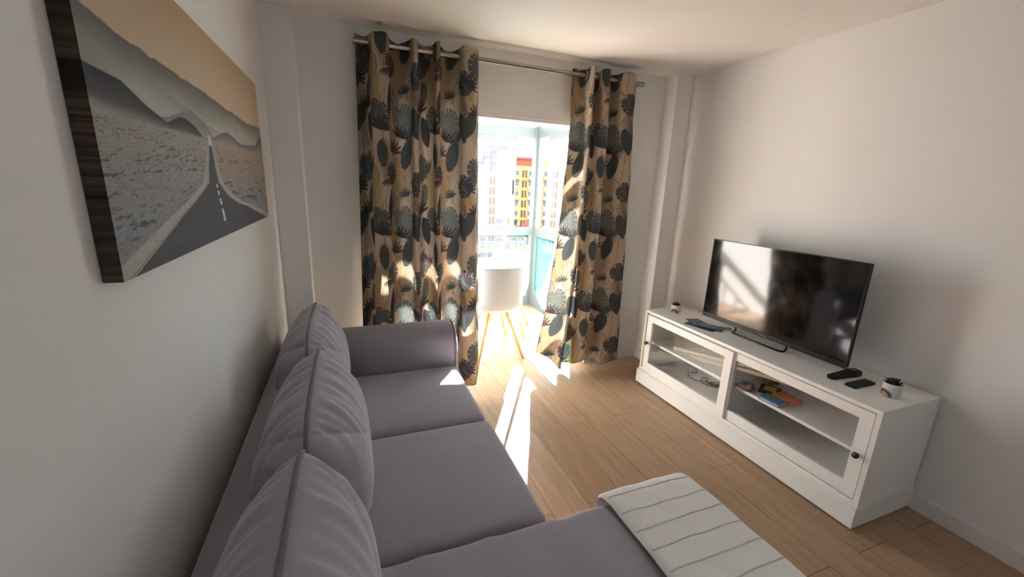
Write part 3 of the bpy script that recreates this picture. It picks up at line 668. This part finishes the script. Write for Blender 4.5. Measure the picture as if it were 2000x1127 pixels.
def succulent(x, y, label, s, leafm, rz):
    t = thing('potted_succulent', label, 'potted plant', (x, y, .62), rz)
    bm = bmesh.new(); lathe(bm, [(.027*s, 0), (.031*s, .003*s), (.034*s, .058*s), (.0345*s, .060*s), (.031*s, .060*s), (.030*s, .052*s)], 36); pot = obj('pot', bm, M['ceramic'], t, smooth=True)
    bm = bmesh.new(); lathe(bm, [(.030*s, .050*s), (.030*s, .054*s)], 24); obj('soil', bm, M['soil'], t)
    R = lambda z: (.0312+(.034-.0312)*z/.058)*s+.0003
    for r, wd, m in ((.0275, .0016, 'rb_teal'), (.0240, .0018, 'rb_blue') if s > 1 else (.0240, .0016, 'rb_blue'), (.0195, .0026, 'rb_dark'), (.0150, .0028, 'rb_orange'), (.0105, .0024, 'rb_ochre'), (.0065, .0018, 'rb_orange'), (.003, .0014, 'rb_cream')):
        bm = bmesh.new(); pv = None; base = .010
        inn = []
        for k in range(25):
            a = PI*k/24-.0; q = []
            for rr in (r-wd, r+wd):
                u = rr*math.cos(a); z = (base+rr*math.sin(a)*1.05-(.006 if True else 0)); ang = u*s/(R(z))
                q.append(bm.verts.new((-R(z)*math.cos(ang), R(z)*math.sin(ang), z*s)))
            if pv: bm.faces.new((pv[0], pv[1], q[1], q[0]))
            pv = q
        obj('rainbow_band', bm, M[m], pot)
    rs = random.Random(int(x*1000))
    bm = bmesh.new()
    for ring, (n, tilt, ln, h) in enumerate(((5, 1.25, .016, .062), (8, .85, .026, .058), (10, .45, .032, .055), (11, .12, .033, .052))):
        for k in range(n):
            a = 2*PI*k/n+ring*.4+rs.uniform(-.1, .1); el = tilt+rs.uniform(-.1, .1); l = ln*s*rs.uniform(.9, 1.1)
            d = Vector((math.cos(a)*math.cos(el), math.sin(a)*math.cos(el), math.sin(el))); sd = Vector((-math.sin(a), math.cos(a), 0)); up = d.cross(sd)*-1
            o = Vector((0, 0, h*s*.92)); secs = []
            for tt, wf, tf in ((0, .25, .6), (.35, .75, 1), (.7, 1, .9), (.88, .6, .6), (1, .06, .1)):
                c = o+d*l*tt+Vector((0, 0, .25*l*tt*tt)); wv = .0075*s*wf; th = .0026*s*tf
                secs.append([bm.verts.new(c+sd*wv), bm.verts.new(c+up*th), bm.verts.new(c-sd*wv), bm.verts.new(c-up*th)])
            for A, Bq in zip(secs, secs[1:]):
                for q in range(4): bm.faces.new((A[q], A[(q+1) % 4], Bq[(q+1) % 4], Bq[q]))
            bm.faces.new(secs[0]); bm.faces.new(secs[-1])
    obj('leaves', bm, leafm, t, smooth=True)
succulent(-.250, .090, 'succulent in white rainbow pot at the near end of the bench beside the remote', 1.12, M['succ'], -.3)
succulent(-.295, 1.472, 'small brown succulent in white rainbow pot at the far end of the bench', 1.05, M['succ2'], .49)
# remotes
def remotes():
    t = thing('remote_control', 'chunky black remote control with grey buttons by the television corner', 'remote control', (-.238, .300, .62), math.radians(86))
    bm = bmesh.new(); prof = [(-.105, .010, .024), (-.095, .024, .031), (-.05, .027, .033), (.0, .023, .027), (.06, .022, .021), (.095, .021, .017), (.105, .012, .012)]
    secs = []
    for yy, wd, hh in prof:
        secs.append([bm.verts.new(v) for v in ((-wd, yy, .003), (-wd*.8, yy, 0), (wd*.8, yy, 0), (wd, yy, .003), (wd, yy, hh*.8), (wd*.7, yy, hh), (-wd*.7, yy, hh), (-wd, yy, hh*.8))])
    for A, Bq in zip(secs, secs[1:]):
        for q in range(8): bm.faces.new((A[q], A[(q+1) % 8], Bq[(q+1) % 8], Bq[q]))
    bm.faces.new(secs[0]); bm.faces.new(secs[-1]); obj('body', bm, M['blackm'], t, smooth=True)
    obj('rocker_button', B((-.012, .012, -.062, -.046, .031, .0345)), M['grey_btn'], t, bevel=.001)
    for i in range(4):
        for j in range(3):
            yy = -.02+i*.02; zz = .0275-.0022*i
            obj('button', B((-.012+j*.012-.0035, -.012+j*.012+.0035, yy-.004, yy+.004, zz-.006, zz+.0008)), M['grey_btn'] if (i+j) % 3 == 0 else M['black'], t)
    t = thing('handset', 'flat black rectangular handset lying between the remote and the near plant', 'handset', (-.266, .209, .62), math.radians(-90))
    obj('body', B((-.025, .025, -.080, .080, 0, .013)), M['blackm'], t, bevel=.003)
    obj('glass_face', B((-.021, .021, -.075, .075, .013, .0134)), M['black'], t)
remotes()
def flatbox(name, label, cat, x, y, z, lx, ly, lz, rz, m, group=None, side=None, cover=None):
    t = thing(name, label, cat, (x, y, z), rz, group)
    obj('body', B((-lx/2, lx/2, -ly/2, ly/2, 0, lz)), M[m], t, bevel=min(.0012, lz*.3), seg=1)
    if side: obj('page_block' if cat in ('magazine', 'book') else 'printed_band', B((-lx/2-.0006, lx/2+.0006, -ly/2-.0006, ly/2-.01, lz*.3, lz*.62)), M[side], t)
    if cover:
        obj('cover_print', B((-lx*.3, lx*.32, -ly*.28, ly*.30, lz, lz+.0006)), M[cover], t)
    return t
flatbox('brochure', 'dark blue brochure at the bottom of the fan of leaflets on the bench', 'brochure', -.355, 1.15, .62, .10, .21, .003, .25, 'paper_blue', cover='paper_teal')
flatbox('brochure', 'dark purple leaflet lying across the far side of the leaflet pile', 'brochure', -.325, 1.20, .6232, .10, .20, .003, -.25, 'paper_dark', cover='paper_grey')
flatbox('brochure', 'glossy blue leaflet with teal cover on top of the leaflet pile', 'brochure', -.325, 1.125, .6264, .10, .20, .003, .55, 'paper_blue', cover='paper_teal')
flatbox('brochure', 'grey folded card poking out of the pile toward the television', 'brochure', -.235, 1.085, .62, .05, .12, .002, .9, 'paper_grey')
t = thing('router', 'slim cream box lying behind the far corner of the television', 'box', (-.085, 1.50, .62), .18)
obj('body', B((-.045, .045, -.07, .07, 0, .013)), mat('cream_plastic', srgb(214, 204, 176), .5), t, bevel=.004)
# inside the cabinet
flatbox('card_box', 'blue pocket-sized card box near the shelf front edge behind the near glass door', 'box', -.378, .548, .363, .085, .115, .022, .1, 'box_blue', side='paper_light', cover='box_green')
flatbox('card_box', 'orange card box beside the blue one on the cabinet shelf', 'box', -.275, .535, .363, .095, .12, .022, -.15, 'box_orange', side='rb_ochre')
flatbox('puzzle_box', 'black flat box with a yellow cover behind the blue card box', 'box', -.275, .640, .363, .11, .11, .020, .5, 'cloth_dark', cover='box_yellow')
def cloth_lump(x, y, z, sx, sy, sz, m, label, seed):
    bm = bmesh.new(); bmesh.ops.create_icosphere(bm, subdivisions=4, radius=1)
    for v in bm.verts:
        n = noise.fractal(v.co*2.6+Vector((seed, 0, 0)), .6, 2.2, 5); v.co *= 1+.34*n
        v.co = Vector((x+v.co.x*sx, y+v.co.y*sy, z+max(0, .95+v.co.z)*sz))
    o = obj('folded_cloth', bm, M[m], None, smooth=True); return tag(o, label, 'cloth')
cloth_lump(-.395, .700, .363, .038, .048, .026, 'cloth_mauve', 'crumpled mauve cloth bundle on the cabinet shelf by the divider', 3)
cloth_lump(-.15, .720, .363, .055, .042, .030, 'cloth_olive', 'crumpled olive patterned cloth at the back of the cabinet shelf', 9)
def cable(pts, r, label, seed):
    rs = random.Random(seed); bm = bmesh.new(); P = np.array(pts, float); P3 = np.vstack([2*P[0]-P[1], P, 2*P[-1]-P[-2]]); out = []
    for i in range(1, len(P3)-2):
        for tt in np.linspace(0, 1, 8, endpoint=False):
            p0, p1, p2, p3 = P3[i-1:i+3]; out.append(.5*((2*p1)+(-p0+p2)*tt+(2*p0-5*p1+4*p2-p3)*tt**2+(-p0+3*p1-3*p2+p3)*tt**3))
    tube(bm, out, r, 6); return tag(obj('power_cable', bm, M['blackm'], None, smooth=True), label, 'cable')
rs = random.Random(4)
pts = [(-.05, 1.42, .146)]+[(-.17+.06*math.cos(k*1.3)+rs.uniform(-.02, .02), 1.34-.035*k/1.5+.05*math.sin(k*1.3), .146+.003*(k % 3)) for k in range(12)]+[(-.15+.045*math.cos(k*1.9)+rs.uniform(-.025, .025), 1.12+.055*math.sin(k*1.7)+rs.uniform(-.02, .02), .148+.003*(k % 3)) for k in range(14)]+[(-.20, 1.02, .146), (-.19, .90, .146), (-.19, .835, .146)]
cable(pts, .003, 'tangled black cable lying on the floor of the far cabinet compartment', 1)

# ------------------------------------------------------------------ terrace furniture
def chair(name, label, x, y, rz):
    t = thing(name, label, 'chair', (x, y, 0), rz)      # the chair faces +y, back towards -y
    # shell: curved tub, U from seat to back
    nu, nv = 40, 36; P = np.zeros((nu, nv, 3))
    sh = [( .21, .455), (.19, .440), (.10, .428), (0, .425), (-.09, .428), (-.155, .445), (-.195, .49), (-.212, .56), (-.220, .66), (-.226, .76), (-.230, .845)]
    path, L = smooth_path(sh, nv)
    for i in range(nu):
        a = -1+2*i/(nu-1)
        for j in range(nv):
            tt = j/(nv-1); w_ = .205+.006*math.sin(tt*PI)
            yy, zz = path[j]; back = float(sm(.45, .62, tt))
            side = abs(a)**3
            P[i, j] = (a*w_, yy+side*(.05*back)+0.0*(1-back), zz+side*.045*(1-back)*float(sm(.0, .2, tt)))
            if tt > .9: P[i, j, 2] -= .012*abs(a)**8
    bm = bmesh.new()
    nrm = np.cross(np.gradient(P, axis=0), np.gradient(P, axis=1)); nrm /= np.linalg.norm(nrm, axis=2)[..., None]+1e-9
    Q = P-nrm*.007; V = [[[bm.verts.new(A[i, j]) for j in range(nv)] for i in range(nu)] for A in (P, Q)]
    for s in range(2):
        for i in range(nu-1):
            for j in range(nv-1): bm.faces.new((V[s][i][j], V[s][i+1][j], V[s][i+1][j+1], V[s][i][j+1]))
    for i in range(nu-1):
        bm.faces.new((V[0][i][0], V[0][i+1][0], V[1][i+1][0], V[1][i][0])); bm.faces.new((V[0][i][-1], V[0][i+1][-1], V[1][i+1][-1], V[1][i][-1]))
    for j in range(nv-1):
        bm.faces.new((V[0][0][j], V[0][0][j+1], V[1][0][j+1], V[1][0][j])); bm.faces.new((V[0][-1][j], V[0][-1][j+1], V[1][-1][j+1], V[1][-1][j]))
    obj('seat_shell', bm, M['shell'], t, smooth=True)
    slab('seat_pad', t, -.175, .175, -.15, .17, .430, .455, .008, .012, m=M['whitepl'])
    bm = bmesh.new(); box(bm, -.10, .10, -.10, .10, .405, .425); obj('under_frame', bm, M['whitepl'], t)
    for sx in (-1, 1):
        for sy in (-1, 1):
            bm = bmesh.new(); tube(bm, [(sx*.085, sy*.085, .41), (sx*.215, sy*.225, 0.0)], .0185, 12, r_end=.0125); obj('leg', bm, M['beech'], t, smooth=True)
    return t
chair('dining_chair', 'white shell chair with splayed beech legs, back turned to the room', -1.42, 2.52, .0)
chair('dining_chair', 'white shell chair tucked in at the right side of the terrace table', -1.08, 3.08, math.radians(152))
def table():
    t = thing('dining_table', 'small white rectangular table on the terrace behind the near chair', 'table', (0, 0, 0))
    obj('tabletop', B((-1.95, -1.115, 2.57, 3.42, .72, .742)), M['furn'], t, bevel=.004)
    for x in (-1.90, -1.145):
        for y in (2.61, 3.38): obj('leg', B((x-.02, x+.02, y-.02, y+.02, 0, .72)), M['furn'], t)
table()

# ------------------------------------------------------------------ outside
flat('street', srgb(80, 79, 78), .9); flat('fac_yellow', srgb(172, 134, 78), .9); flat('fac_cream', srgb(112, 104, 84), .9); flat('fac_pink', srgb(88, 74, 92), .9); flat('fac_pale', srgb(92, 108, 120), .9)
flat('roof_red', srgb(112, 58, 42), .9); flat('shutter', srgb(76, 44, 32), .8); flat('winglass', srgb(60, 66, 74), .2); flat('awn', srgb(84, 76, 72), .8); flat('balc', srgb(160, 134, 80), .9); flat('red_cloth', srgb(200, 40, 40), .8); flat('leafd', srgb(58, 66, 48), .9)
struct('ground', B((-150, 400, 6, 500, -19.2, -19)), M['street'])
def building(label, x, y, rz, wd, dp, z1, fac, floors, bays, roof=None, shutters=True, z0=-19):
    t = thing('apartment_building', label, 'building', (x, y, z0), rz); h = z1-z0
    obj('body', B((-wd/2, wd/2, 0, dp, 0, h)), M[fac], t)
    if roof:
        obj('roof', B((-wd/2-.2, wd*.06, -.6, dp, h-.1, h+.5)), M[roof], t); obj('attic', B((-wd/2, 0, -.3, dp*.8, h-1.9, h-.1)), M[roof], t)
    fh = 3.0; n = 0
    for i in range(floors):
        zt = h-(3.2 if roof else 1.2)-i*fh
        for j in range(bays):
            cx = -wd/2+wd*(j+.5)/bays; bw = wd/bays; n += 1
            if n > 90: continue
            if j % 2 == 1 and shutters:
                obj('shutter', B((cx-bw*.22, cx+bw*.05, -.12, 0, zt-2.1, zt)), M['shutter'], t); obj('shutter', B((cx+bw*.18, cx+bw*.40, -.12, 0, zt-2.1, zt)), M['shutter'], t)
            else:
                obj('window', B((cx-bw*.36, cx+bw*.36, -.06, 0, zt-1.6, zt-.1)), M['winglass'], t)
                obj('awning', B((cx-bw*.4, cx+bw*.4, -.75, 0, zt-.25, zt+.05)), M['awn' if (i+j) % 2 else 'paper_light'], t)
                obj('balcony', B((cx-bw*.46, cx+bw*.46, -1.0, 0, zt-2.75, zt-1.65)), M['balc' if fac == 'fac_yellow' else fac], t)
    return t
building('yellow apartment block with red attic and brown shutters seen through the open window', 51, 118, math.radians(-12), 14.5, 12, 9.6, 'fac_yellow', 8, 6, 'roof_red')
building('cream apartment block seen through the hazy sash, left of the yellow one', 35.5, 122, math.radians(-16), 13, 12, 5.2, 'fac_cream', 7, 5)
building('tall pinkish tower rising behind the cream block', 76, 230, math.radians(-18), 22, 15, 24, 'fac_pink', 12, 5, shutters=False)
building('pale block seen through the terrace side glazing', 78, 116, math.radians(-35), 34, 14, 7.2, 'fac_pale', 7, 8, shutters=False)
def canopy():
    t = thing('street_canopy', 'rounded red canopy among dark shrubs below the yellow block', 'canopy', (44.9, 106.5, -19))
    bm = bmesh.new(); lathe(bm, [(2.1, 9.2), (2.05, 9.9), (1.7, 10.6), (1.0, 11.0), (.1, 11.15)], 20); obj('cover', bm, M['red_cloth'], t, smooth=True)
    bm = bmesh.new(); tube(bm, [(0, 0, 0), (0, 0, 10)], .12, 8); obj('pole', bm, M['blackm'], t)
canopy()
def tree(x, y, z, r, lab):
    bm = bmesh.new(); bmesh.ops.create_icosphere(bm, subdivisions=4, radius=1)
    for v in bm.verts:
        n = noise.fractal(v.co*3+Vector((x, y, 0)), .9, 2, 4); v.co = v.co*(1+.3*n)*r
    t = thing('street_tree', lab, 'tree', (x, y, -19)); c = obj('crown', bm, M['leafd'], t, smooth=True); c.location = (0, 0, z+19)
    bm = bmesh.new(); tube(bm, [(0, 0, 0), (0, 0, z+19)], .25, 8); obj('trunk', bm, M['shutter'], t)
tree(47.5, 110, -11.2, 2.4, 'dark street tree just right of the red canopy')
tree(42.0, 109, -11.8, 2.2, 'dark street tree just left of the red canopy')

# repeats of one kind carry a common group phrase
GROUPS = {'curtain': 'leaf-printed curtains on the steel pole', 'dining_chair': 'white shell chairs on the terrace', 'potted_succulent': 'succulents in rainbow pots on the bench',
          'brochure': 'leaflets fanned out on the bench', 'card_box': 'card boxes on the cabinet shelf', 'folded_cloth': 'cloth bundles on the cabinet shelf',
          'apartment_building': 'apartment blocks seen through the terrace glazing', 'street_tree': 'street trees below the yellow block'}
for o in sc.objects:
    k = o.name.split('.')[0]
    if o.parent is None and k in GROUPS: o['group'] = GROUPS[k]
